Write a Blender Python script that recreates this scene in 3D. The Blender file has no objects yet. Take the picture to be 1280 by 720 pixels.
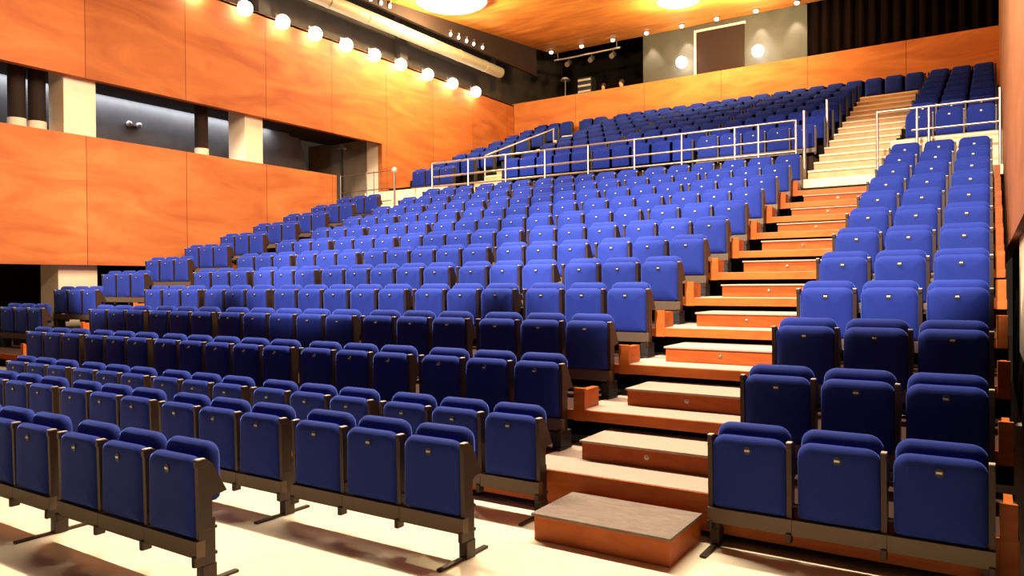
import bpy, bmesh, math, random
from mathutils import Matrix, Vector
random.seed(4)
C = bpy.context.scene.collection
sc = bpy.context.scene
PI = math.pi

# ------------------------------------------------------------------ camera
cam_d = bpy.data.cameras.new('camera')
cam_d.sensor_width = 36; cam_d.lens = 927.24 / 1280 * 36
cam_d.clip_end = 200; cam_d.clip_start = 0.02
cam = bpy.data.objects.new('camera', cam_d); C.objects.link(cam); sc.camera = cam
_r = Vector((0.83960492, 0.543144, -0.00762749)); _u = Vector((0.00244361, 0.01026504, 0.99994433)); _f = Vector((-0.54319205, 0.83957682, -0.00729134))
cam.matrix_world = Matrix(((_r.x, _u.x, -_f.x, 0), (_r.y, _u.y, -_f.y, 0), (_r.z, _u.z, -_f.z, 1.65), (0, 0, 0, 1)))

# ------------------------------------------------------------------ world, lights, exposure
sc.view_settings.view_transform = 'Standard'; sc.view_settings.look = 'None'
sc.view_settings.gamma = 1; sc.view_settings.exposure = 0.0; sc.view_settings.use_curve_mapping = False
w = bpy.data.worlds.new('world'); sc.world = w; w.use_nodes = True
w.node_tree.nodes['Background'].inputs[0].default_value = (1.0, 0.72, 0.5, 1)
w.node_tree.nodes['Background'].inputs[1].default_value = 0.03
WARM = (1.0, 0.80, 0.58)
def lamp(name, kind, loc, target, energy, color=WARM, size=0.3, size_y=None, spot=None, blend=0.4):
    d = bpy.data.lights.new(name, kind); d.energy = energy; d.color = color
    if kind == 'AREA':
        d.size = size
        if size_y: d.shape = 'RECTANGLE'; d.size_y = size_y
    else:
        d.shadow_soft_size = size
    if kind == 'SPOT': d.spot_size = math.radians(spot); d.spot_blend = blend
    o = bpy.data.objects.new(name, d); C.objects.link(o); o.location = loc
    if target is not None:
        o.rotation_euler = (Vector(target) - Vector(loc)).to_track_quat('-Z', 'Y').to_euler()
    return o
# row of overhead house lights, just stage-side of the centre of the hall
o = lamp('house_light_row', 'AREA', (-5.6, 7.0, 8.5), (-5.6, 6.2, 0), 2700, (1, .89, .68), 8.4, 0.12)
# stage spotlights on the raised rows
for i, x in enumerate((-2.2, -7.0, -11.8)):
    lamp('stage_spot', 'SPOT', (x + 1.0, -3.4, 9.0), (x - 0.3, 11.0, 2.55), 17500, (1, .86, .70), 0.15, None, 31.5, 0.2)
# soft light over the stage reaching the side wall
lamp('stage_wash', 'SPOT', (-2.5, 3.5, 8.3), (-15.0, 9.0, 4.6), 3000, (1, .70, .46), .4, None, 62, .9)
lamp('rear_wash', 'AREA', (-7.0, 13.5, 8.7), (-8.0, 23.4, 8.8), 70, (1, .74, .46), 2.0)
lamp('rear_wash', 'AREA', (-7.0, 12.0, 8.6), (-15.0, 18.0, 5.5), 110, (1, .62, .34), 2.0)

# ------------------------------------------------------------------ materials
def mat(name, col, rough=0.6, metal=0.0, emit=None, es=0, sheen=0, spec=0.5):
    m = bpy.data.materials.new(name); m.use_nodes = True
    b = m.node_tree.nodes['Principled BSDF']
    b.inputs['Base Color'].default_value = (*col, 1); b.inputs['Roughness'].default_value = rough
    b.inputs['Metallic'].default_value = metal; b.inputs['Specular IOR Level'].default_value = spec
    if sheen:
        b.inputs['Sheen Weight'].default_value = sheen; b.inputs['Sheen Roughness'].default_value = 0.3
        b.inputs['Sheen Tint'].default_value = (.16, .26, 1, 1)
    if emit: b.inputs['Emission Color'].default_value = (*emit, 1); b.inputs['Emission Strength'].default_value = es
    return m
def noisy(name, c1, c2, scale=(1, 1, 1), detail=5, rough=0.5, bump=0.0, s=3.0, distort=0.6, spec=0.4, sheen=0):
    m = mat(name, c1, rough, spec=spec, sheen=sheen); nt = m.node_tree; N = nt.nodes; L = nt.links; b = N['Principled BSDF']
    tc = N.new('ShaderNodeTexCoord'); mp = N.new('ShaderNodeMapping'); mp.inputs['Scale'].default_value = scale
    nz = N.new('ShaderNodeTexNoise'); nz.inputs['Scale'].default_value = s; nz.inputs['Detail'].default_value = detail; nz.inputs['Distortion'].default_value = distort
    cr = N.new('ShaderNodeValToRGB'); cr.color_ramp.elements[0].position = .3; cr.color_ramp.elements[1].position = .7
    cr.color_ramp.elements[0].color = (*c1, 1); cr.color_ramp.elements[1].color = (*c2, 1)
    L.new(tc.outputs['Object'], mp.inputs[0]); L.new(mp.outputs[0], nz.inputs[0]); L.new(nz.outputs[0], cr.inputs[0]); L.new(cr.outputs[0], b.inputs['Base Color'])
    if bump:
        bp = N.new('ShaderNodeBump'); bp.inputs['Strength'].default_value = bump; bp.inputs['Distance'].default_value = .004
        L.new(nz.outputs[0], bp.inputs['Height']); L.new(bp.outputs[0], b.inputs['Normal'])
    return m
def panelled_wood(name, c1, c2, axis, step, off, grain):
    """varnished plywood panels: flame grain, dark joint every step metres along an axis"""
    m = noisy(name, c1, c2, grain, 8, 0.62, 0, 1.0, 2.2, .2); nt = m.node_tree; N = nt.nodes; L = nt.links; b = N['Principled BSDF']
    tc = N.new('ShaderNodeTexCoord'); sp = N.new('ShaderNodeSeparateXYZ'); L.new(tc.outputs['Object'], sp.inputs[0])
    ad = N.new('ShaderNodeMath'); ad.operation = 'ADD'; ad.inputs[1].default_value = -off + step * 20; L.new(sp.outputs[axis], ad.inputs[0])
    dv = N.new('ShaderNodeMath'); dv.operation = 'DIVIDE'; dv.inputs[1].default_value = step; L.new(ad.outputs[0], dv.inputs[0])
    fr = N.new('ShaderNodeMath'); fr.operation = 'FRACT'; L.new(dv.outputs[0], fr.inputs[0])
    lt = N.new('ShaderNodeMath'); lt.operation = 'LESS_THAN'; lt.inputs[1].default_value = 0.014 / step; L.new(fr.outputs[0], lt.inputs[0])
    # each panel its own tone
    fl = N.new('ShaderNodeMath'); fl.operation = 'FLOOR'; L.new(dv.outputs[0], fl.inputs[0])
    wn = N.new('ShaderNodeTexWhiteNoise'); wn.noise_dimensions = '1D'; L.new(fl.outputs[0], wn.inputs['W'])
    mr = N.new('ShaderNodeMapRange'); mr.inputs[3].default_value = .86; mr.inputs[4].default_value = 1.06; L.new(wn.outputs[0], mr.inputs[0])
    src = b.inputs['Base Color'].links[0].from_socket
    mu = N.new('ShaderNodeVectorMath'); mu.operation = 'SCALE'; L.new(src, mu.inputs[0]); L.new(mr.outputs[0], mu.inputs['Scale'])
    mx = N.new('ShaderNodeMix'); mx.data_type = 'RGBA'; L.new(lt.outputs[0], mx.inputs[0]); L.new(mu.outputs[0], mx.inputs[6]); mx.inputs[7].default_value = (.13, .03, .008, 1)
    L.new(mx.outputs[2], b.inputs['Base Color'])
    return m
M = {}
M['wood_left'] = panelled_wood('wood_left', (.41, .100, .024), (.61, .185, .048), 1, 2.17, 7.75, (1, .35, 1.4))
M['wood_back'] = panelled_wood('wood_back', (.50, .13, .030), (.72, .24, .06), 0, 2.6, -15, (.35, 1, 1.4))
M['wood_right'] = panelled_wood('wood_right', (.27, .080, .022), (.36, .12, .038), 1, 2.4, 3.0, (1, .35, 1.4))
M['wood_ceiling'] = noisy('wood_ceiling', (.54, .15, .022), (.86, .34, .06), (.30, 1.2, 1), 8, 0.65, 0, 1.0, 2.4)
M['wood_fascia'] = noisy('wood_fascia', (.40, .082, .012), (.52, .14, .025), (.8, 4, 4), 6, 0.5, 0, 2.0, 1.5, .2)
M['riser_wood_shaded'] = noisy('riser_wood_shaded', (.32, .060, .010), (.44, .105, .018), (.8, 4, 4), 6, 0.55, 0, 2.0, 1.5, .15)  # fascia wood darkened: shade of the lower risers put into the colour
M['tread'] = noisy('tread', (.36, .25, .19), (.44, .32, .25), (3, 3, 3), 6, 0.9, .2, 30)
M['tread_grey'] = noisy('tread_grey', (.16, .11, .085), (.23, .17, .13), (1, 3, 3), 8, 0.8, .2, 9, 1.2)
M['floor'] = noisy('floor_vinyl', (.80, .66, .46), (.86, .74, .54), (1, 1, 1), 4, 0.28, 0, 1.5)
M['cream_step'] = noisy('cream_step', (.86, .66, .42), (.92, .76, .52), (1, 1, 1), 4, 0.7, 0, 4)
M['cream'] = noisy('cream_paint', (.80, .62, .42), (.86, .68, .48), (1, 1, 1), 3, 0.8, 0, 2)
M['seat'] = noisy('seat_fabric', (.0055, .0165, .175), (.0095, .028, .245), (1, 1, 1), 3, 0.85, .35, 260, 0, .3, 1.0)
M['far_seat'] = noisy('far_seat_fabric', (.0055, .0165, .175), (.0095, .028, .245), (1, 1, 1), 3, 0.85, 0, 20, 0, .2, .4)
M['frame'] = mat('seat_frame_metal', (.042, .021, .012), .45, .4)
M['beam'] = mat('beam_metal', (.12, .078, .05), .5, .3)
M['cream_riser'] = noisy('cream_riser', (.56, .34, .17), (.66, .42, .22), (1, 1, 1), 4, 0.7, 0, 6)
M['duct'] = mat('duct_paint', (.34, .28, .19), .6)
M['deck_dark'] = mat('deck_dark', (.045, .022, .016), .9, spec=.1)  # darker deck colour, used outside the aisles
M['gallery_end'] = noisy('gallery_end', (.20, .14, .085), (.26, .19, .12), (1, 1, 1), 3, .8, 0, 2)
M['cap'] = mat('upright_cap', (.55, .48, .42), .4, .3)
M['black'] = mat('black_paint', (.008, .006, .006), .6)
M['dark'] = mat('dark_void', (.010, .006, .004), .9, spec=.1)  # shade of the unlit voids put into a near-black colour
M['darkbrown'] = mat('dark_brown', (.026, .012, .008), .8, spec=.2)
M['chrome'] = mat('chrome', (.50, .44, .37), .34, 1.0)
M['chrome_d'] = mat('dark_steel', (.20, .16, .14), .35, .8)
M['plate'] = mat('number_plate', (.55, .53, .50), .35, .3)
M['recess'] = mat('plate_recess', (.01, .008, .02), .5)
M['grey_wall'] = noisy('grey_wall', (.05, .045, .035), (.07, .062, .048), (1, 1, 1), 3, 0.7, 0, 2)
M['gallery_wall'] = noisy('gallery_wall', (.085, .08, .085), (.12, .11, .11), (1, 1, 1), 3, 0.7, 0, 2)
M['upper_dark'] = noisy('upper_dark', (.035, .024, .018), (.055, .038, .028), (1, 1, 1), 3, 0.8, 0, 2)
M['globe'] = mat('lamp_globe', (1, 1, 1), .3, emit=(1, .90, .70), es=32)
M['bulb'] = mat('small_bulb', (1, 1, 1), .3, emit=(1, .86, .66), es=8)
M['glow_disc'] = mat('glare_disc', (1, 1, 1), .3, emit=(1, .92, .62), es=12)
M['skin'] = mat('skin', (.62, .30, .18), .6)
M['shirt'] = mat('dark_shirt', (.02, .02, .03), .8)
M['shirt2'] = mat('light_shirt', (.55, .35, .25), .8)
M['hair'] = mat('hair', (.02, .01, .008), .7)
M['curtain'] = noisy('dark_curtain', (.003, .002, .002), (.010, .005, .004), (14, 14, .1), 2, 1.0, 0, 1.0, 0, 0)

# ------------------------------------------------------------------ mesh helpers
class MB:
    def __init__(s): s.v = []; s.f = []; s.m = []; s.sm = []
    def add(s, vs, fs, mi=0, smooth=False):
        b = len(s.v); s.v += [tuple(v) for v in vs]
        for f in fs: s.f.append([i + b for i in f]); s.m.append(mi); s.sm.append(smooth)
    def box(s, x0, x1, y0, y1, z0, z1, mi=0, bev=0.0):
        if not bev:
            s.add([(x, y, z) for z in (z0, z1) for x, y in ((x0, y0), (x1, y0), (x1, y1), (x0, y1))],
                  [(3, 2, 1, 0), (4, 5, 6, 7), (0, 1, 5, 4), (1, 2, 6, 5), (2, 3, 7, 6), (3, 0, 4, 7)], mi); return
        b = min(bev, (x1 - x0) / 2.2, (y1 - y0) / 2.2, (z1 - z0) / 2.2)
        bm = bmesh.new(); bmesh.ops.create_cube(bm, size=1)
        for v in bm.verts: v.co = ((x0 + x1) / 2 + v.co.x * (x1 - x0), (y0 + y1) / 2 + v.co.y * (y1 - y0), (z0 + z1) / 2 + v.co.z * (z1 - z0))
        bmesh.ops.bevel(bm, geom=bm.edges[:], offset=b, segments=2, affect='EDGES', profile=.6)
        bm.verts.index_update(); s.add([v.co[:] for v in bm.verts], [[v.index for v in f.verts] for f in bm.faces], mi); bm.free()
    def tube(s, p, q, r, n=10, mi=0, r2=None, cap=True):
        p = Vector(p); q = Vector(q); d = (q - p).normalized(); a = d.orthogonal().normalized(); b = d.cross(a); r2 = r if r2 is None else r2
        vs = [p + (a * math.cos(t) + b * math.sin(t)) * r for t in [2 * PI * i / n for i in range(n)]] + \
             [q + (a * math.cos(t) + b * math.sin(t)) * r2 for t in [2 * PI * i / n for i in range(n)]]
        s.add(vs, [(i, (i + 1) % n, n + (i + 1) % n, n + i) for i in range(n)], mi, True)
        if cap:
            s.add(vs[:n], [tuple(reversed(range(n)))], mi); s.add(vs[n:], [tuple(range(n))], mi)
    def sphere(s, c, r, nu=14, nv=9, mi=0, sz=1.0):
        vs = [(c[0], c[1], c[2] - r * sz)]; 
        for j in range(1, nv):
            t = -PI / 2 + PI * j / nv
            for i in range(nu):
                a = 2 * PI * i / nu; vs.append((c[0] + r * math.cos(t) * math.cos(a), c[1] + r * math.cos(t) * math.sin(a), c[2] + r * math.sin(t) * sz))
        vs.append((c[0], c[1], c[2] + r * sz)); fs = []
        for i in range(nu): fs.append((0, 1 + (i + 1) % nu, 1 + i))
        for j in range(nv - 2):
            for i in range(nu):
                a = 1 + j * nu + i; b = 1 + j * nu + (i + 1) % nu; fs.append((a, b, b + nu, a + nu))
        k = len(vs) - 1
        for i in range(nu): fs.append((k, 1 + (nv - 2) * nu + i, 1 + (nv - 2) * nu + (i + 1) % nu))
        s.add(vs, fs, mi, True)
    def extrude_x(s, poly, x0, x1, mi=0):   # poly of (y,z), counter-clockwise
        n = len(poly); vs = [(x0, y, z) for y, z in poly] + [(x1, y, z) for y, z in poly]
        s.add(vs, [tuple(reversed(range(n))), tuple(range(n, 2 * n))] + [(i, (i + 1) % n, n + (i + 1) % n, n + i) for i in range(n)], mi)
    def pad(s, cx, w, z0, z1, y0, y1, rt, rb, mi=0, n=5, bulge=0.012, e=0.016):
        """upholstered slab: rounded-rectangle outline in x-z, rolled edges, slight crown on both faces"""
        def outline(inset):
            x0, x1, a, b = cx - w / 2 + inset, cx + w / 2 - inset, z0 + inset, z1 - inset
            pts = []
            for (px, pz, r, t0) in ((x1, b, rt, 0), (x0, b, rt, PI / 2), (x0, a, rb, PI), (x1, a, rb, 1.5 * PI)):
                r = max(r - inset, .004); ccx = px - r if px == x1 else px + r; ccz = pz - r if pz == b else pz + r
                for i in range(n + 1):
                    t = t0 + PI / 2 * i / n; pts.append((ccx + r * math.cos(t), ccz + r * math.sin(t)))
            return pts
        lay = [(y0 - bulge, w * .30), (y0 - bulge * .6, w * .14), (y0, e), (y0 + e * .35, e * .3), (y0 + e, 0), (y1 - e, 0), (y1 - e * .35, e * .3), (y1, e), (y1 + bulge * .6, w * .16)]
        vs = []; k = 4 * (n + 1)
        for y, ins in lay: vs += [(x, y, z) for x, z in outline(ins)]
        fs = [tuple(range(k))]
        for l in range(len(lay) - 1):
            for i in range(k): fs.append((l * k + i, (l + 1) * k + i, (l + 1) * k + (i + 1) % k, l * k + (i + 1) % k))
        fs.append(tuple(reversed(range((len(lay) - 1) * k, len(lay) * k))))
        s.add(vs, fs, mi, True)
    def mesh(s, name, mats):
        me = bpy.data.meshes.new(name); me.from_pydata(s.v, [], s.f)
        for m in (mats if isinstance(mats, (list, tuple)) else [mats]): me.materials.append(M[m])
        me.polygons.foreach_set('material_index', s.m); me.polygons.foreach_set('use_smooth', s.sm); me.update()
        bm = bmesh.new(); bm.from_mesh(me); bmesh.ops.recalc_face_normals(bm, faces=bm.faces); bm.to_mesh(me); bm.free()
        return me
def link(name, me, parent=None, loc=(0, 0, 0)):
    o = bpy.data.objects.new(name, me); C.objects.link(o); o.location = loc
    if parent is not None: o.parent = parent
    return o
def tag(o, label, cat, group=None, kind=None):
    o['label'] = label; o['category'] = cat
    if group: o['group'] = group
    if kind: o['kind'] = kind
    return o
def thing(name, label, cat, loc=(0, 0, 0), group=None, rz=0):
    o = bpy.data.objects.new(name, None); C.objects.link(o); o.location = loc; o.rotation_euler = (0, 0, rz); o.empty_display_size = .1
    return tag(o, label, cat, group)
def struct(name, mb, mats):
    o = link(name, mb.mesh(name, mats)); o['kind'] = 'structure'; return o
def copy_tree(o, loc, label=None, group=None):
    c = o.copy(); C.objects.link(c); c.location = loc
    if label: c['label'] = label
    if group: c['group'] = group
    for ch in o.children:
        d = ch.copy(); C.objects.link(d); d.parent = c
        for g in ch.children:
            e = g.copy(); C.objects.link(e); e.parent = d
    return c
ORD = ['first', 'second', 'third', 'fourth', 'fifth', 'sixth', 'seventh', 'eighth', 'ninth', 'tenth', 'eleventh', 'twelfth', 'thirteenth', 'fourteenth', 'fifteenth', 'sixteenth', 'seventeenth', 'eighteenth']

# ------------------------------------------------------------------ layout numbers (metres)
RISE, DEPTH = .2925, .9
def row_y(k): return 4.48 if k == 1 else 5.21 + DEPTH * (k - 2)       # plane of the folded seat faces, row k
def row_z(k): return RISE * (k - 1)                                 # deck height of row k
def edge(k): return row_y(k) - (.61 if k > 2 else .56)                # front edge of the deck of row k
XL, XR = -15.0, .17                                                 # side wall planes
LAND_Y, LAND_Z = 14.40, 3.51                                        # cross aisle behind row 12
TIER_Y, TIER_Z, TD, TR, TN = 15.5, 4.10, .97, .345, 8               # upper tier

# ------------------------------------------------------------------ the room
b = MB(); b.box(-20, 6, -7, 26, -.1, 0); struct('floor', b, 'floor')
# left wall: gallery front, lintel, and the rear stretch
b = MB()
b.box(XL - .16, XL, -7, 14.42, 2.06, 4.61); b.box(XL - .16, XL, -7, 23.6, 5.75, 8.28); b.box(XL - .16, XL, 16.23, 23.6, 3.4, 5.75)
struct('wall_left', b, 'wood_left')
b = MB(); b.box(XL - .5, XL - .34, -7, 30, 8.28, 12); b.box(XL - .5, XL, -7, 26, 8.22, 8.275)
for y in (12.0, 17.2, 22.4): b.box(XL - .36, XL - .12, y, y + .35, 8.28, 12)
struct('wall_left_upper', b, 'upper_dark')
b = MB(); b.box(-18.2, -18.0, -7, 26, 0, 3.3); struct('wall_left_lower', b, 'dark')
b = MB(); b.box(-18.2, XL - .16, 14.42, 26, 0, 3.3); struct('wall_left_inner', b, 'dark')
# gallery behind the left wall
b = MB(); b.box(-18.2, XL - .16, -7, 16.5, 3.3, 3.5); struct('floor_gallery', b, 'darkbrown')
b = MB(); b.box(-17.3, -17.1, -7, 13.9, 3.5, 6.5); b.add([(-17.1, 13.9, 3.5), (-17.1, 13.9, 6.4), (-17.1, 15.0, 5.9), (-17.1, 15.7, 3.5)], [(0, 1, 2, 3)]); struct('wall_gallery', b, 'gallery_wall')
b = MB(); b.box(-16.82, XL - .16, -7, 16.6, 5.95, 6.1); b.box(-17.3, -16.82, 14.6, 16.6, 5.95, 6.1); struct('ceiling_gallery', b, 'darkbrown')
b = MB(); b.box(-18.2, -15.62, 16.3, 16.45, 3.5, 6.0); b.box(-15.62, XL - .02, 16.24, 16.34, 3.5, 5.95, 1); struct('wall_gallery_end', b, ['gallery_end', 'cream'])
# back wall: parapet of the control room and what stands behind it
b = MB(); b.box(XL - .2, XR + .1, 23.4, 23.56, 6.0, 8.32); struct('wall_back', b, 'wood_back')
b = MB(); b.box(XL - 1, -10.35, 27.8, 28, 7, 12); b.box(XL - 1, XL - .9, 23.5, 28, 7, 12); struct('wall_control_room', b, 'dark')
b = MB(); b.box(XL - 1, 1.5, 23.56, 28, 7.1, 7.2); struct('floor_control_room', b, 'dark')
b = MB(); b.box(-10.35, -4.85, 24.66, 24.8, 7.2, 10.6); b.box(-10.35, -10.2, 24.8, 28, 7.2, 10.6); struct('wall_back_grey', b, 'grey_wall')
b = MB(); b.box(XL - 1, -14.1, -7, 28, 12, 12.1); b.box(-14.1, 1.5, 24.8, 28, 10.9, 11); struct('ceiling_void', b, 'dark')
# right wall
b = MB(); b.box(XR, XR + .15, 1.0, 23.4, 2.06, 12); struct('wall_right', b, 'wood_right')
b = MB(); b.box(.28, .36, 3.0, 14.5, 0, 2.06); struct('wall_right_lower', b, 'dark')
b = MB(); b.box(.24, .28, 7.8, 9.3, .9, 2.06); struct('trim_1', b, 'cream')
# ceiling: varnished timber panel rising to the back, its dark side fascia
def cz(y): return 9.52 + .094 * (y - 16)
b = MB(); b.add([(-14.0, 5, cz(5)), (1.4, 5, cz(5)), (1.4, 24.64, cz(24.64)), (-14.0, 24.64, cz(24.64)), (-14.0, 5, cz(5) + .12), (1.4, 5, cz(5) + .12), (1.4, 24.64, cz(24.64) + .12), (-14.0, 24.64, cz(24.64) + .12)],
                 [(0, 1, 2, 3), (7, 6, 5, 4), (0, 4, 5, 1), (1, 5, 6, 2), (2, 6, 7, 3), (3, 7, 4, 0)])
struct('ceiling', b, 'wood_ceiling')
b = MB(); b.add([(-14.12, 12.2, 9.19), (-14.0, 12.2, 9.19), (-14.0, 23.4, 9.22), (-14.12, 23.4, 9.22), (-14.12, 12.2, cz(12.2) + .5), (-14.0, 12.2, cz(12.2) + .11), (-14.0, 23.4, cz(23.4) + .11), (-14.12, 23.4, cz(23.4) + .6)],
                 [(0, 1, 2, 3), (7, 6, 5, 4), (0, 4, 5, 1), (1, 5, 6, 2), (2, 6, 7, 3), (3, 7, 4, 0)])
struct('ceiling_fascia', b, 'darkbrown')
# cove light of the gallery
cv = lamp('cove_light', 'AREA', (-16.96, 3.4, 6.04), None, 300, (.86, .92, 1.0), .10, 21.0); cv.rotation_euler = (0, 0, 0)

# piers in the gallery opening and beneath it
def pier(name, label, boxes, mats, group=None):
    b = MB()
    for bx in boxes: b.box(*bx)
    return tag(link(name, b.mesh(name, mats)), label, 'pillar', group)
pier('gallery_pier', 'wide cream pier in the upper left wall opening', [(-15.75, XL - .165, 7.42, 8.04, 3.5, 5.95, 0, .01)], 'cream')
pier('gallery_pier', 'narrow cream pier right of the wide one in the gallery opening', [(-15.8, XL - .165, 11.6, 12.12, 3.5, 5.95, 0, .01)], 'cream')
for lab, y in (('left of two brown columns with pale bases in the gallery opening', 6.80), ('right of two brown columns with pale bases in the gallery opening', 7.16), ('slim brown column with a pale base between the two cream gallery piers', 10.75)):
    t = thing('gallery_column', lab, 'pillar', (-15.65, y, 3.5), 'brown columns of the gallery')
    b = MB(); b.tube((0, 0, 0), (0, 0, 1.36), .16, 20); link('column_base', b.mesh('column_base', 'cream'), t)
    b = MB(); b.tube((0, 0, 1.36), (0, 0, 2.45), .15, 20); link('column_shaft', b.mesh('column_shaft', 'darkbrown'), t)
pier('ground_pier', 'cream square pier under the timber wall behind the left seats', [(-15.9, -15.2, 7.30, 8.05, 0, 3.3, 0, .01)], 'cream')
pier('ground_pier', 'tan pier at the left picture edge beside the lowest side seats', [(-15.7, -15.25, 5.7, 6.12, 0, 3.3, 0, .01)], 'grey_wall')

# ------------------------------------------------------------------ raked platforms
mats_p = None
for k in range(2, 13):
    y0 = edge(k); z = row_z(k); y1 = edge(k + 1) + .12 if k < 12 else LAND_Y + .06
    t = thing('seating_platform', 'carpeted timber deck carrying the %s raised row, orange wood front edge' % ORD[k - 2], 'platform', (0, y0, z), 'raked seating platforms')
    x0, x1 = XL + .03, .118
    b = MB()
    for (a, c, mi) in ((x0, -12.62, 1), (-12.62, -11.74, 0), (-11.74, -2.95, 1), (-2.95, -1.50, 0), (-1.50, x1, 1)): b.box(a, c, .012, y1 - y0, -.05, 0, mi)
    link('deck', b.mesh('deck', ['tread', 'deck_dark']), t)
    h = .09 if k > 2 else .245
    b = MB(); b.box(x0, x1, 0, .022, -h, -.003, 0, .004); link('fascia', b.mesh('fascia', 'wood_fascia'), t)
    b = MB(); b.box(x0, x1, .34, .37, -RISE + .002, -.052); link('gap_shade_sheet', b.mesh('gap_shade_sheet', 'dark'), t)  # added dark sheet standing in for shade in the open gap below the deck
    for (a, c) in ((-2.95, -2.845), (.03, .112), (-12.62, -12.53), (-11.83, -11.74)):
        if k == 2 and a != .03: continue
        b = MB(); b.box(a, c, -.004, .03, -h - .004, .18, 0, .004); b.box(a + .02, c - .02, .03, .30, .002, .16, 0)
        link('kick_board', b.mesh('kick_board', 'wood_fascia'), t)
def step_box(label, x0, x1, y0, y1, z, h, light=True, top='tread', front='riser_wood_shaded', grp='step boxes in the stepped aisles'):
    t = thing('aisle_step', label, 'step', ((x0 + x1) / 2, y0, z), grp); w_ = (x1 - x0) / 2
    b = MB(); b.box(-w_, w_, 0, y1 - y0, 0.001, h - .018, 0, .003); link('riser', b.mesh('riser', front), t)
    b = MB(); b.box(-w_ - .012, w_ + .012, -.02, y1 - y0, h - .018, h, 0, .004); link('tread', b.mesh('tread', top), t)
    if light:
        b = MB(); b.tube((0, -.012, h * .52), (0, .004, h * .52), .018, 14, 0); b.sphere((0, -.012, h * .52), .012, 10, 6, 0)
        o = link('step_light', b.mesh('step_light', 'chrome'), t)
    return t
step_box('low loose timber step box on the cream floor before the aisle', -2.47, -1.56, 4.06, 4.60, 0, .175, False, 'tread_grey', 'wood_fascia')
for k in range(2, 12):
    step_box('wooden step box with small round light on the %s deck, right aisle' % ORD[k - 2], -2.645, -1.58, edge(k) + .41, edge(k + 1) + .10, row_z(k), .147)
for k in range(3, 12):
    step_box('wooden step box on the %s deck of the far left aisle' % ORD[k - 2], -12.55, -11.95, edge(k) + .41, edge(k + 1) + .10, row_z(k), .147)

# cross aisle
b = MB(); b.box(XL + .03, .16, LAND_Y + .02, TIER_Y - .04, LAND_Z - .16, LAND_Z, 0, .004)
tag(link('cross_aisle', b.mesh('cross_aisle', 'cream_step')), 'pale cross aisle landing between the lower rows and the upper tier', 'landing')
b = MB(); b.box(XL + .03, .16, LAND_Y + .35, LAND_Y + .38, 3.0, LAND_Z - .16); struct('wall_cross_aisle', b, 'dark')
# ------------------------------------------------------------------ upper tier decks
SX0, SX1 = -2.95, -1.58          # right upper stair
LX0, LX1 = -12.02, -10.93        # left upper stair
def tz(j): return TIER_Z + TR * j
def ty(j): return TIER_Y + TD * j
for j in range(TN):
    b = MB(); y1 = 23.39 if j == TN - 1 else ty(j + 1) + .02
    zb = LAND_Z + .002 if j == 0 else tz(j - 1) - .12
    for (a, c) in ((XL + .03, LX0), (LX1, SX0), (SX1, .16)):
        b.box(a, c, ty(j), y1, zb, tz(j))
    if j == TN - 1: b.box(LX0, LX1, ty(j), y1, zb, tz(j)); b.box(SX0, SX1, ty(j), y1, zb, tz(j))
    struct('floor_tier', b, 'dark' if j else 'darkbrown')
for (a, c, h) in ((SX1, .16, 4.24), (XL + .03, LX0, 4.22)):
    b = MB(); b.box(a, c, TIER_Y - .03, TIER_Y - .002, LAND_Z, h, 0, .004); struct('trim_tier_front', b, 'cream_step')
for (a, c, lab) in ((SX0, SX1, 'wide cream staircase climbing through the upper tier, right side'), (LX0, LX1, 'cream staircase climbing through the upper tier at the far left')):
    s = thing('staircase', lab, 'stairs', ((a + c) / 2, TIER_Y, LAND_Z), 'upper tier staircases'); hw = (c - a) / 2
    nst = 13; tot = tz(TN - 1) - LAND_Z; run = TD * (TN - 1) + .5
    for i in range(nst):
        b = MB(); y = -.5 + run * i / nst; z1 = tot * (i + 1) / nst; z0 = max(.002, tot * i / nst - .1)
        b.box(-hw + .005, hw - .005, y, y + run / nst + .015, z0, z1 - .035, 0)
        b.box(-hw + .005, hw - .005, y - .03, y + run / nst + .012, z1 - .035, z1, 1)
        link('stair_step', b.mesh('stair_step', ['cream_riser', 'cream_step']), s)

# ------------------------------------------------------------------ the theatre seat
def seat_meshes(simple=False):
    n = 3 if simple else 5
    b = MB(); b.pad(0, .440, .258, .707, 0, .084, .078, .03, 0, n, .010, .034)
    b.tube((-.248, .04, .33), (.228, .04, .33), .012, 8, 1)
    panel = b.mesh('seat_pad', ['seat', 'black'])
    b = MB(); b.pad(0, .440, .44, .768, .105, .190, .080, .03, 0, n, .01, .034)
    b.box(-.248, .228, .130, .150, .49, .52, 1)
    back = b.mesh('backrest', ['seat', 'black'])
    b = MB(); b.tube((0, -.0125, .628), (0, -.006, .628), .024, 14, 0); b.box(-.015, .015, -.0165, -.0125, .624, .637, 1, .002)
    plate = b.mesh('number_plate', ['recess', 'plate'])
    return panel, back, plate
ME_P, ME_B, ME_N = seat_meshes()
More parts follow.
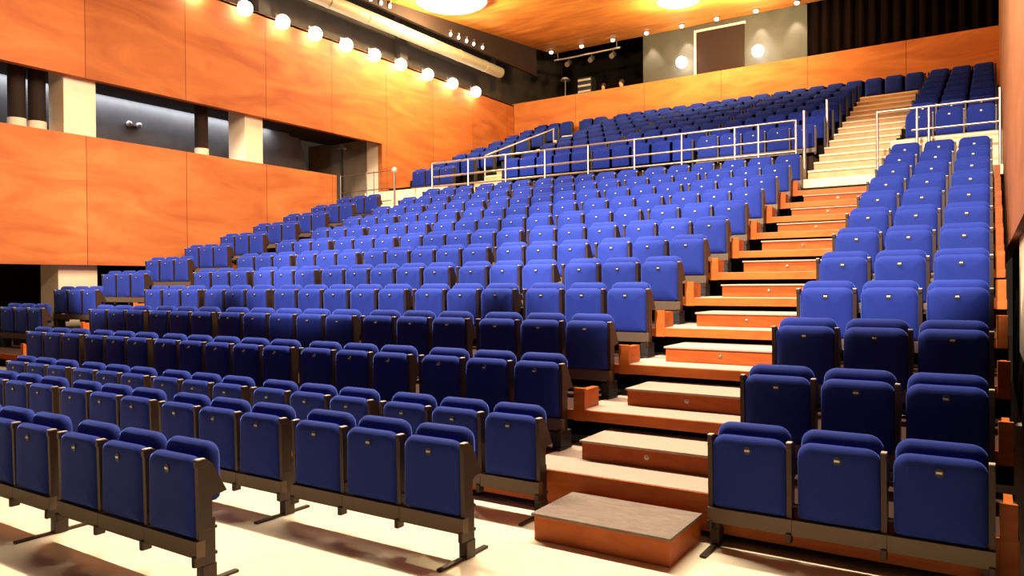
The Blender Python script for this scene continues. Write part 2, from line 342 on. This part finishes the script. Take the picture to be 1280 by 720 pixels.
# frames: beam along the module, uprights, stanchion with a floor bar
def upright_mesh():
    b = MB()
    b.extrude_x([(.022, .15), (.10, .15), (.10, .48), (.195, .495), (.105, .665), (.075, .69), (.012, .69)], -.0145, .0145, 0)
    b.box(-.0155, .0155, .006, .07, .655, .694, 0, .005)
    b.box(-.0145, .0145, .010, .060, .694, .701, 1, .002)
    b.box(-.0155, .0155, -.012, .05, .115, .175, 0, .006)
    return b.mesh('upright', ['frame', 'cap'])
def leg_mesh(deck):
    b = MB()
    b.box(-.026, .026, .045, .125, .02 if not deck else .004, .36, 0, .006)
    b.box(-.032, .032, .038, .132, .155, .175, 0, .004); b.box(-.032, .032, .038, .132, .30, .318, 0, .004)
    b.box(-.030, .030, .040, .130, .0 if not deck else .004, .11, 0, .006)
    if not deck: b.box(-.018, .018, -.19, .28, .001, .016, 0, .003)
    else:
        b.box(-.048, .048, -.02, .18, .004, .022, 1, .003); b.box(-.042, .042, .0, .18, .022, .15, 1, .01)
    return b.mesh('leg', ['frame', 'black'])
ME_U = upright_mesh(); ME_LF = leg_mesh(False); ME_LD = leg_mesh(True)
b = MB(); b.box(-.2495, .2495, .0, .055, .160, .254, 0, .003); ME_BM = b.mesh('beam', 'beam')
PROTO = {}
def place_seat(x, y, z, label, group, left=False, leg_r=False, leg_l=False, floor=False):
    """one seat with the upright at its right; the last seat of a bank also has the left upright"""
    key = (left, leg_r, leg_l, floor)
    if key in PROTO: return copy_tree(PROTO[key], (x, y, z), label, group)
    t = thing('theatre_seat', label, 'seat', (x, y, z), group)
    link('backrest', ME_B, t); p = link('seat_pad', ME_P, t); link('number_plate', ME_N, p)
    link('beam', ME_BM, t); link('upright', ME_U, t, (.234, 0, 0))
    if left: link('upright', ME_U, t, (-.234, 0, 0))
    lm = ME_LF if floor else ME_LD
    if leg_r: link('leg', lm, t, (.2, 0, 0) if not floor else (.217, 0, 0))
    if leg_l: link('leg', lm, t, (-.2, 0, 0) if not floor else (-.217, 0, 0))
    PROTO[key] = t
    return t
count = 0
def bank(x0, mods, y, z, rowname, group, floor, where, gap=.105):
    """mods: module sizes from right to left"""
    global count
    x = x0; idx = 0; total = sum(mods)
    for mi, n in enumerate(mods):
        for i in range(n):
            place_seat(x, y, z, 'blue folded seat, %s, %s' % (where(idx, total), rowname), group, i == n - 1, i == 0, i == n - 1 and (not floor or mi == len(mods) - 1), floor); count += 1
            idx += 1; x -= .5
        x -= gap
def from_right(i, n): return '%s from the right' % ORD[i]
def of_three(i, n): return ('right of three', 'middle of three', 'left of three')[i]
# three floor rows left of the aisle
bank(-3.87, [3, 3], 2.43, 0, 'nearest floor row at bottom left', 'seats of the nearest floor row', True, from_right)
bank(-2.87, [3, 3, 3, 3], 3.50, 0, 'second floor row from the front', 'seats of the second floor row', True, from_right)
bank(-2.90, [3, 3, 3, 3, 3], 4.42, 0, 'third floor row before the platform', 'seats of the third floor row', True, from_right)
# right block, floor row and eleven raised rows
bank(-.235, [3], 4.50, 0, 'floor row of right block', 'seats of the right block', True, of_three)
for k in range(2, 13):
    rn = '%s raised row' % ORD[k - 2]
    bank(-.235, [3], row_y(k), row_z(k), rn + ' of right block', 'seats of the right block', False, of_three)
    bank(-3.154, [3, 3, 5, 3, 3], row_y(k), row_z(k), rn + ' of centre block', 'seats of the centre block', False, from_right)
    if k >= 3: bank(-13.55, [3], row_y(k), row_z(k), rn + ' of far left block', 'seats of the far left block', False, of_three)
# upper tier: the nearest ones one by one, the rest as one mass
def tier_xs(block):
    if block == 'R': return [-.16 - .5 * i for i in range(3)]
    if block == 'L': return [-12.5 - .5 * i for i in range(3)]
    return [-3.25 - .5 * i - .08 * (i // 5) for i in range(15)]
for j in range(2):
    for i, x in enumerate(tier_xs('R')):
        place_seat(x, ty(j) + .55, tz(j), 'blue folded seat, %s, %s upper tier row right of the stairs' % (of_three(i, 3), ORD[j]), 'individual seats of the upper tier'); count += 1
for i, x in enumerate(tier_xs('L')):
    place_seat(x, ty(0) + .55, tz(0), 'blue folded seat, %s, first upper tier row beside the left wall' % of_three(i, 3), 'individual seats of the upper tier'); count += 1
for i, x in enumerate(tier_xs('M')[:300 - count]):
    place_seat(x, ty(0) + .55, tz(0), 'blue folded seat, %s from the right in the upper tier centre front row' % ORD[i], 'individual seats of the upper tier'); count += 1
n_mid = 300 - count; used_mid = len(tier_xs('M')[:0])
print('SEATS', count)
b = MB()
indiv = set()
for o in list(C.objects):
    if o.name.startswith('theatre_seat') and o.location.y > 15: indiv.add((round(o.location.x, 2), round(o.location.y, 2)))
for j in range(TN):
    xs = tier_xs('R') + tier_xs('M') + tier_xs('L')
    if j == TN - 1: xs += [-1.75, -2.25, -2.75, -11.2, -11.7]
    for x in xs:
        y = ty(j) + .55; z = tz(j)
        if (round(x, 2), round(y, 2)) in indiv: continue
        b2 = MB(); b2.pad(x, .436, z + .262, z + .705, y, y + .062, .062, .022, 0, 3); b2.pad(x, .44, z + .31, z + .768, y + .105, y + .185, .075, .03, 0, 3, .01)
        b2.box(x - .27, x - .23, y, y + .12, z, z + .69, 2); b2.box(x + .23, x + .27, y, y + .12, z, z + .69, 2)
        b.add(b2.v, b2.f); b.m[-len(b2.m):] = b2.m; b.sm[-len(b2.sm):] = b2.sm
o = link('upper_tier_seats', b.mesh('upper_tier_seats', ['far_seat', 'plate', 'black']))
tag(o, 'dense rows of small blue seats filling the upper tier', 'seats', None, 'stuff')

# ------------------------------------------------------------------ railings
def railing(label, posts, rails, y, r=.024, mat_='chrome', group='cross aisle railings', xs=None):
    t = thing('railing', label, 'railing', (0, y, LAND_Z), group)
    for (x, zt) in posts:
        b = MB(); b.tube((x, 0, .0), (x, 0, zt), r, 10); b.tube((x, 0, 0), (x, 0, .02), r * 2.2, 12); link('post', b.mesh('post', mat_), t)
    for (xa, xb, z) in rails:
        b = MB(); b.tube((xa, 0, z), (xb, 0, z), r * .92, 10)
        for xe in (xa, xb): b.sphere((xe, 0, z), r * .95, 10, 7)
        link('rail', b.mesh('rail', mat_), t)
    return t
railing('long chrome three-bar railing in front of the upper tier', [(x, 1.14) for x in (-11.81, -10.69, -9.6, -8.53, -7.43, -6.34, -5.3, -4.22, -3.77, -3.08)],
        [(-11.81, -3.08, 1.14), (-11.81, -3.08, .80), (-11.81, -3.08, .56)], 14.6)
railing('chrome two-bar railing above the right block seats', [(-1.70, 1.12), (-1.08, 1.12), (-.90, 1.12), (.12, 1.28)], [(-1.70, .12, 1.11), (-1.15, .12, .73)], 14.6)
railing('thin dark railing by the gallery doorway at far left', [(-14.93, 1.10), (-13.96, 1.10), (-13.70, 1.10)], [(-14.93, -13.10, 1.07), (-14.93, -13.10, .62), (-14.93, -13.10, .3)], 14.5, .014, 'chrome_d')
t = thing('bollard_lamp', 'dark post with a white ball lamp at the railing end, far left', 'lamp', (-12.98, 14.5, LAND_Z))
b = MB(); b.tube((0, 0, 0), (0, 0, 1.02), .028, 12); b.tube((0, 0, 0), (0, 0, .03), .07, 14); link('post', b.mesh('post', 'chrome_d'), t)
b = MB(); b.sphere((0, 0, 1.08), .075, 16, 10); link('lamp_globe', b.mesh('lamp_globe', 'plate'), t)
for lab, x, y, z, h in (('lower upright grab post at the left edge of the upper stairs', -3.00, 14.95, LAND_Z, 1.36), ('upper upright grab post at the left edge of the upper stairs', -3.00, 17.3, tz(1), 1.12)):
    t = thing('handrail_post', lab, 'post', (x, y, z), 'grab posts of the upper stairs')
    b = MB(); b.tube((0, 0, 0), (0, 0, h), .03, 12); b.sphere((0, 0, h), .03, 10, 7); link('post', b.mesh('post', 'chrome'), t)
    b = MB(); b.tube((0, 0, 0), (0, 0, .05), .055, 12); link('post_base', b.mesh('post_base', 'chrome_d'), t)
t = thing('stair_handrail', 'sloping chrome handrail on the left upper staircase', 'railing', (-10.9, 15.6, 0))
b = MB(); b.tube((0, 0, 4.9), (0, 3.6, 6.2), .022, 10); link('rail', b.mesh('rail', 'chrome'), t)
for q in (0.02, 3.58):
    zt = 4.9 + 1.3 * q / 3.6; b = MB(); b.tube((0, q, zt - .82), (0, q, zt), .02, 10); link('post', b.mesh('post', 'chrome'), t)

# ------------------------------------------------------------------ lamps on the left wall, fascia and ceiling
LY = (10.13, 11.36, 12.47, 13.53, 14.64, 15.74, 16.86, 18.13, 19.40, 20.70)
for i, y in enumerate(LY):
    t = thing('wall_lamp', 'glowing round wall lamp on timber wall top, %s from the left' % ORD[i], 'lamp', (XL, y, 8.20), 'round lamps along the left wall top')
    b = MB(); b.tube((-.10, 0, .16), (.20, 0, .16), .018, 8); b.box(-.03, .0, -.05, .05, .08, .22, 0, .005); b.tube((.2, 0, .17), (.2, 0, .06), .02, 8); link('bracket', b.mesh('bracket', 'chrome_d'), t)
    b = MB(); b.tube((.2, 0, .12), (.2, 0, .19), .075, 18, 0, .05); link('lamp_shade', b.mesh('lamp_shade', 'chrome_d'), t)
    b = MB(); b.sphere((.2, 0, -.02), .175, 18, 12); link('lamp_globe', b.mesh('lamp_globe', 'globe'), t)
b = MB(); b.tube((-14.40, 9, 8.98), (-14.40, 21.6, 8.98), .18, 24)
for q in range(9): yy = 9.4 + q * 1.4; b.tube((-14.40, yy, 8.98), (-14.40, yy + .04, 8.98), .192, 24)
tag(link('ventilation_duct', b.mesh('ventilation_duct', 'duct')), 'long pale round duct under the dark ceiling edge', 'duct')
for i, (y, z) in enumerate(((14.72, 9.28), (15.12, 9.30), (15.47, 9.32), (18.21, 9.30), (18.62, 9.31), (19.04, 9.32), (19.43, 9.33), (19.92, 9.34))):
    grp = 'left cluster' if i < 3 else 'right cluster'; q = i if i < 3 else i - 3
    t = thing('fascia_spotlight', 'small white spotlight, %s of the %s on dark ceiling edge' % (ORD[q], grp), 'lamp', (-13.96, y, z), 'small spotlights on the ceiling edge')
    b = MB(); b.tube((0, 0, .05), (.03, 0, .13), .02, 8); b.box(-.04, .04, -.03, .03, .11, .14, 0, .004); link('lamp_bracket', b.mesh('lamp_bracket', 'chrome_d'), t)
    b = MB(); b.sphere((0, 0, 0), .04, 12, 8, 0, 1.5); link('lamp_bulb', b.mesh('lamp_bulb', 'bulb'), t)
for i, x in enumerate((-13.43, -12.19, -10.98, -9.74, -8.51, -7.35, -6.12, -4.91)):
    t = thing('ceiling_downlight', 'small glowing downlight at rear ceiling edge, %s from the left' % ORD[i], 'lamp', (x * 1.0255, 24.1, cz(24.1) - .003), 'downlights along the rear ceiling edge')
    b = MB(); b.tube((0, 0, -.04), (0, 0, 0), .10, 16); link('lamp_housing', b.mesh('lamp_housing', 'chrome_d'), t)
    b = MB(); b.sphere((0, 0, -.06), .075, 12, 8, 0, .8); link('lamp_bulb', b.mesh('lamp_bulb', 'bulb'), t)
for x in (-9.74, -8.51, -6.12, -5.05):
    lamp('wall_scallop', 'SPOT', (x * 1.0255, 24.40, cz(24.4) - .12), (x * 1.0255, 24.62, 7.6), 190, (1, .82, .6), .04, None, 62, .5)
for lab, x, z in (('bright round lamp on grey rear wall, left of the dark panel', -8.83, 9.09), ('bright round lamp on grey rear wall, right of the dark panel', -6.29, 9.03)):
    t = thing('rear_wall_lamp', lab, 'lamp', (x, 24.62, z), 'round lamps on the grey rear wall')
    b = MB(); b.tube((0, -.005, 0), (0, -.12, 0), .05, 12); link('bracket', b.mesh('bracket', 'chrome_d'), t)
    b = MB(); b.sphere((0, -.26, 0), .19, 18, 12); link('lamp_globe', b.mesh('lamp_globe', 'globe'), t)  # globe stands in for the bloom of a spot lamp
# recessed ceiling luminaires, discs widened to stand in for their blown-out glare
for lab, x, y, e in (('ceiling luminaire widened to a glare disc at the upper centre left', -12.7, 16.6, 650), ('ceiling luminaire widened to a glare disc at the top right of centre', -7.8, 21.3, 330), ('ceiling luminaire widened to a glare disc nearest the black rear curtain', -5.75, 22.2, 200)):
    t = thing('ceiling_luminaire', lab, 'lamp', (x, y, cz(y)), 'ceiling luminaires drawn as glare discs')
    rr = e / 650 * .80 + .2
    b = MB(); b.tube((0, 0, -.03), (0, 0, .01), rr + .03, 32); link('lamp_rim', b.mesh('lamp_rim', 'cap'), t)
    b = MB(); b.sphere((0, 0, -.03), rr, 26, 8, 0, .12); link('lamp_glare', b.mesh('lamp_glare', 'glow_disc'), t)
    lamp('luminaire_glow', 'POINT', (x, y, cz(y) - .42), None, e * 2.2, (1, .80, .38), .12)  # added point lamp for the halo around the disc

# ------------------------------------------------------------------ control room bits
t = thing('projection_panel', 'dark framed panel set in the grey rear wall', 'panel', (-7.6, 24.66, 7.95))
b = MB(); b.box(-.80, .80, -.05, -.002, -.4, 2.13, 0); link('panel_face', b.mesh('panel_face', 'darkbrown'), t)
b = MB(); b.box(-.87, -.80, -.08, -.002, -.4, 2.2, 0, .004); b.box(-.80, .86, -.08, -.002, 2.13, 2.2, 0, .004); link('panel_frame', b.mesh('panel_frame', 'cream'), t)
b = MB(); n = 90
vs = []
for i in range(n + 1):
    x = -4.85 + 5.9 * i / n; yy = 24.75 + .07 * math.sin(i * 1.25); vs += [(x, yy, 7.2), (x, yy, 10.9)]
b.add(vs, [(2 * i, 2 * i + 2, 2 * i + 3, 2 * i + 1) for i in range(n)], 0, True)
o = link('stage_curtain', b.mesh('stage_curtain', 'curtain')); tag(o, 'black pleated curtain behind the rear parapet at right', 'curtain')
sd = o.modifiers.new('thickness', 'SOLIDIFY'); sd.thickness = .02
t = thing('lighting_bar', 'pale lighting bar with small fixtures hung under rear ceiling', 'lighting bar', (-12.4, 24.3, 9.95))
b = MB(); b.tube((-1.35, 0, 0), (1.35, 0, .02), .04, 12); link('bar', b.mesh('bar', 'chrome'), t)
for x in (-1.2, 1.2): b = MB(); b.tube((x, 0, .0), (x, 0, .25), .015, 8); link('hanger', b.mesh('hanger', 'chrome_d'), t)
for x in (-.75, .2, 1.05):
    b = MB(); b.tube((x, 0, -.02), (x, 0, -.14), .015, 8); b.tube((x, .08, -.14), (x + .05, -.22, -.30), .09, 14); link('fixture', b.mesh('fixture', 'chrome_d'), t)
t = thing('equipment_rack', 'metal equipment rack with pale shelves in the dark control room', 'rack', (-12.6, 24.5, 7.2))
b = MB(); b.box(-.28, .28, 0, .4, 0, 2.0, 0, .01); link('rack_body', b.mesh('rack_body', 'black'), t)
for z in (1.45, 1.66, 1.87): b = MB(); b.box(-.26, .26, -.03, .0, z, z + .07, 0, .004); link('shelf', b.mesh('shelf', 'cap'), t)
t = thing('desk_lamp', 'small pale desk lamp left of the equipment rack', 'lamp', (-13.35, 24.4, 7.2))
b = MB(); b.tube((0, 0, 0), (0, 0, 2.0), .02, 8); b.tube((0, 0, 0), (0, 0, .03), .15, 14); link('lamp_stand', b.mesh('lamp_stand', 'chrome_d'), t)
b = MB(); b.tube((0, 0, 1.98), (0, 0, 2.08), .2, 16, 0, .08); link('lamp_shade', b.mesh('lamp_shade', 'cap'), t)

def person(label, loc, rz, shirt):
    """seated figure behind the parapet: one skinned body surface, hair and shirt as children"""
    t = thing('person', label, 'person', loc, 'people in the control room', rz)
    def skin(name, pts, edges, m, sub=2):
        me = bpy.data.meshes.new(name); me.from_pydata([p[:3] for p in pts], edges, []); me.materials.append(M[m])
        o = link(name, me, t); md = o.modifiers.new('skin', 'SKIN'); md.use_smooth_shade = True
        for i, p in enumerate(pts): me.skin_vertices[0].data[i].radius = (p[3], p[4])
        me.skin_vertices[0].data[0].use_root = True
        ss = o.modifiers.new('sub', 'SUBSURF'); ss.levels = sub; ss.render_levels = sub
        return o
    P = [(0, 0, .50, .15, .11), (0, 0, .75, .14, .10), (0, -.01, .98, .16, .11), (0, 0, 1.07, .07, .06), (0, -.02, 1.14, .05, .05), (0, -.04, 1.22, .072, .085), (0, -.04, 1.32, .072, .09),
         (.19, 0, 1.0, .055, .055), (.24, -.06, .76, .042, .042), (.16, -.28, .70, .033, .033), (.13, -.36, .71, .03, .018), (-.19, 0, 1.0, .055, .055), (-.24, -.06, .76, .042, .042), (-.16, -.28, .70, .033, .033), (-.13, -.36, .71, .03, .018),
         (.10, -.06, .47, .085, .08), (.12, -.44, .46, .06, .06), (.12, -.46, .06, .04, .04), (.12, -.60, .03, .035, .025), (-.10, -.06, .47, .085, .08), (-.12, -.44, .46, .06, .06), (-.12, -.46, .06, .04, .04), (-.12, -.60, .03, .035, .025), (0, -.125, 1.25, .012, .014)]
    E_ = [(0, 1), (1, 2), (2, 3), (3, 4), (4, 5), (5, 6), (2, 7), (7, 8), (8, 9), (9, 10), (2, 11), (11, 12), (12, 13), (13, 14), (0, 15), (15, 16), (16, 17), (17, 18), (0, 19), (19, 20), (20, 21), (21, 22), (5, 23)]
    skin('body', P, E_, 'skin')
    Q = [(0, 0, .52, .165, .125), (0, 0, .75, .155, .115), (0, -.01, .98, .175, .125), (0, 0, 1.04, .10, .08), (.19, 0, 1.0, .068, .068), (.235, -.05, .80, .058, .058), (-.19, 0, 1.0, .068, .068), (-.235, -.05, .80, .058, .058)]
    skin('shirt', Q, [(0, 1), (1, 2), (2, 3), (2, 4), (4, 5), (2, 6), (6, 7)], shirt)
    b = MB(); b.sphere((0, -.012, 1.325), .092, 16, 10, 0, 1.0); link('hair', b.mesh('hair', 'hair'), t)
    b = MB()
    for s_ in (-1, 1): b.sphere((s_ * .03, -.122, 1.285), .011, 8, 6)
    b.box(-.025, .025, -.128, -.118, 1.205, 1.213); link('face_features', b.mesh('face_features', 'hair'), t)
    return t
person('person in a dark shirt sitting behind the rear parapet, left one', (-11.78, 24.4, 7.42), .3, 'shirt')
person('person in a light shirt sitting behind the rear parapet, right one', (-11.05, 24.4, 7.45), -.4, 'shirt2')
lamp('desk_glow', 'POINT', (-11.3, 23.75, 8.55), None, 6, (1, .6, .35), .05)
for lab, x in (('stool under the left control room person', -11.78), ('stool under the right control room person', -11.05)):
    b = MB(); b.tube((x, 24.4, 7.2), (x, 24.4, 7.80), .15, 14); tag(link('stool', b.mesh('stool', 'black')), lab, 'stool')
# gallery details
t = thing('floor_lamp', 'thin dark stand with a pale lamp head in the gallery doorway', 'lamp', (-16.3, 15.9, 3.5))
b = MB(); b.tube((0, 0, 0), (0, 0, 2.2), .03, 10); b.tube((0, 0, 0), (0, 0, .04), .2, 16); link('stand', b.mesh('stand', 'black'), t)
b = MB(); b.tube((0, 0, 2.18), (0, 0, 2.32), .14, 16, 0, .04); link('lamp_head', b.mesh('lamp_head', 'plate'), t)
t = thing('gallery_wall_light', 'small twin spotlight on dark gallery wall between the piers', 'lamp', (-17.1, 9.9, 5.45))
b = MB(); b.box(0, .05, -.16, .16, -.03, .03, 0, .006); link('mount', b.mesh('mount', 'chrome_d'), t)
for s_ in (-1, 1): b = MB(); b.sphere((.10, s_ * .12, 0), .07, 12, 8); link('lamp_head', b.mesh('lamp_head', 'plate'), t)
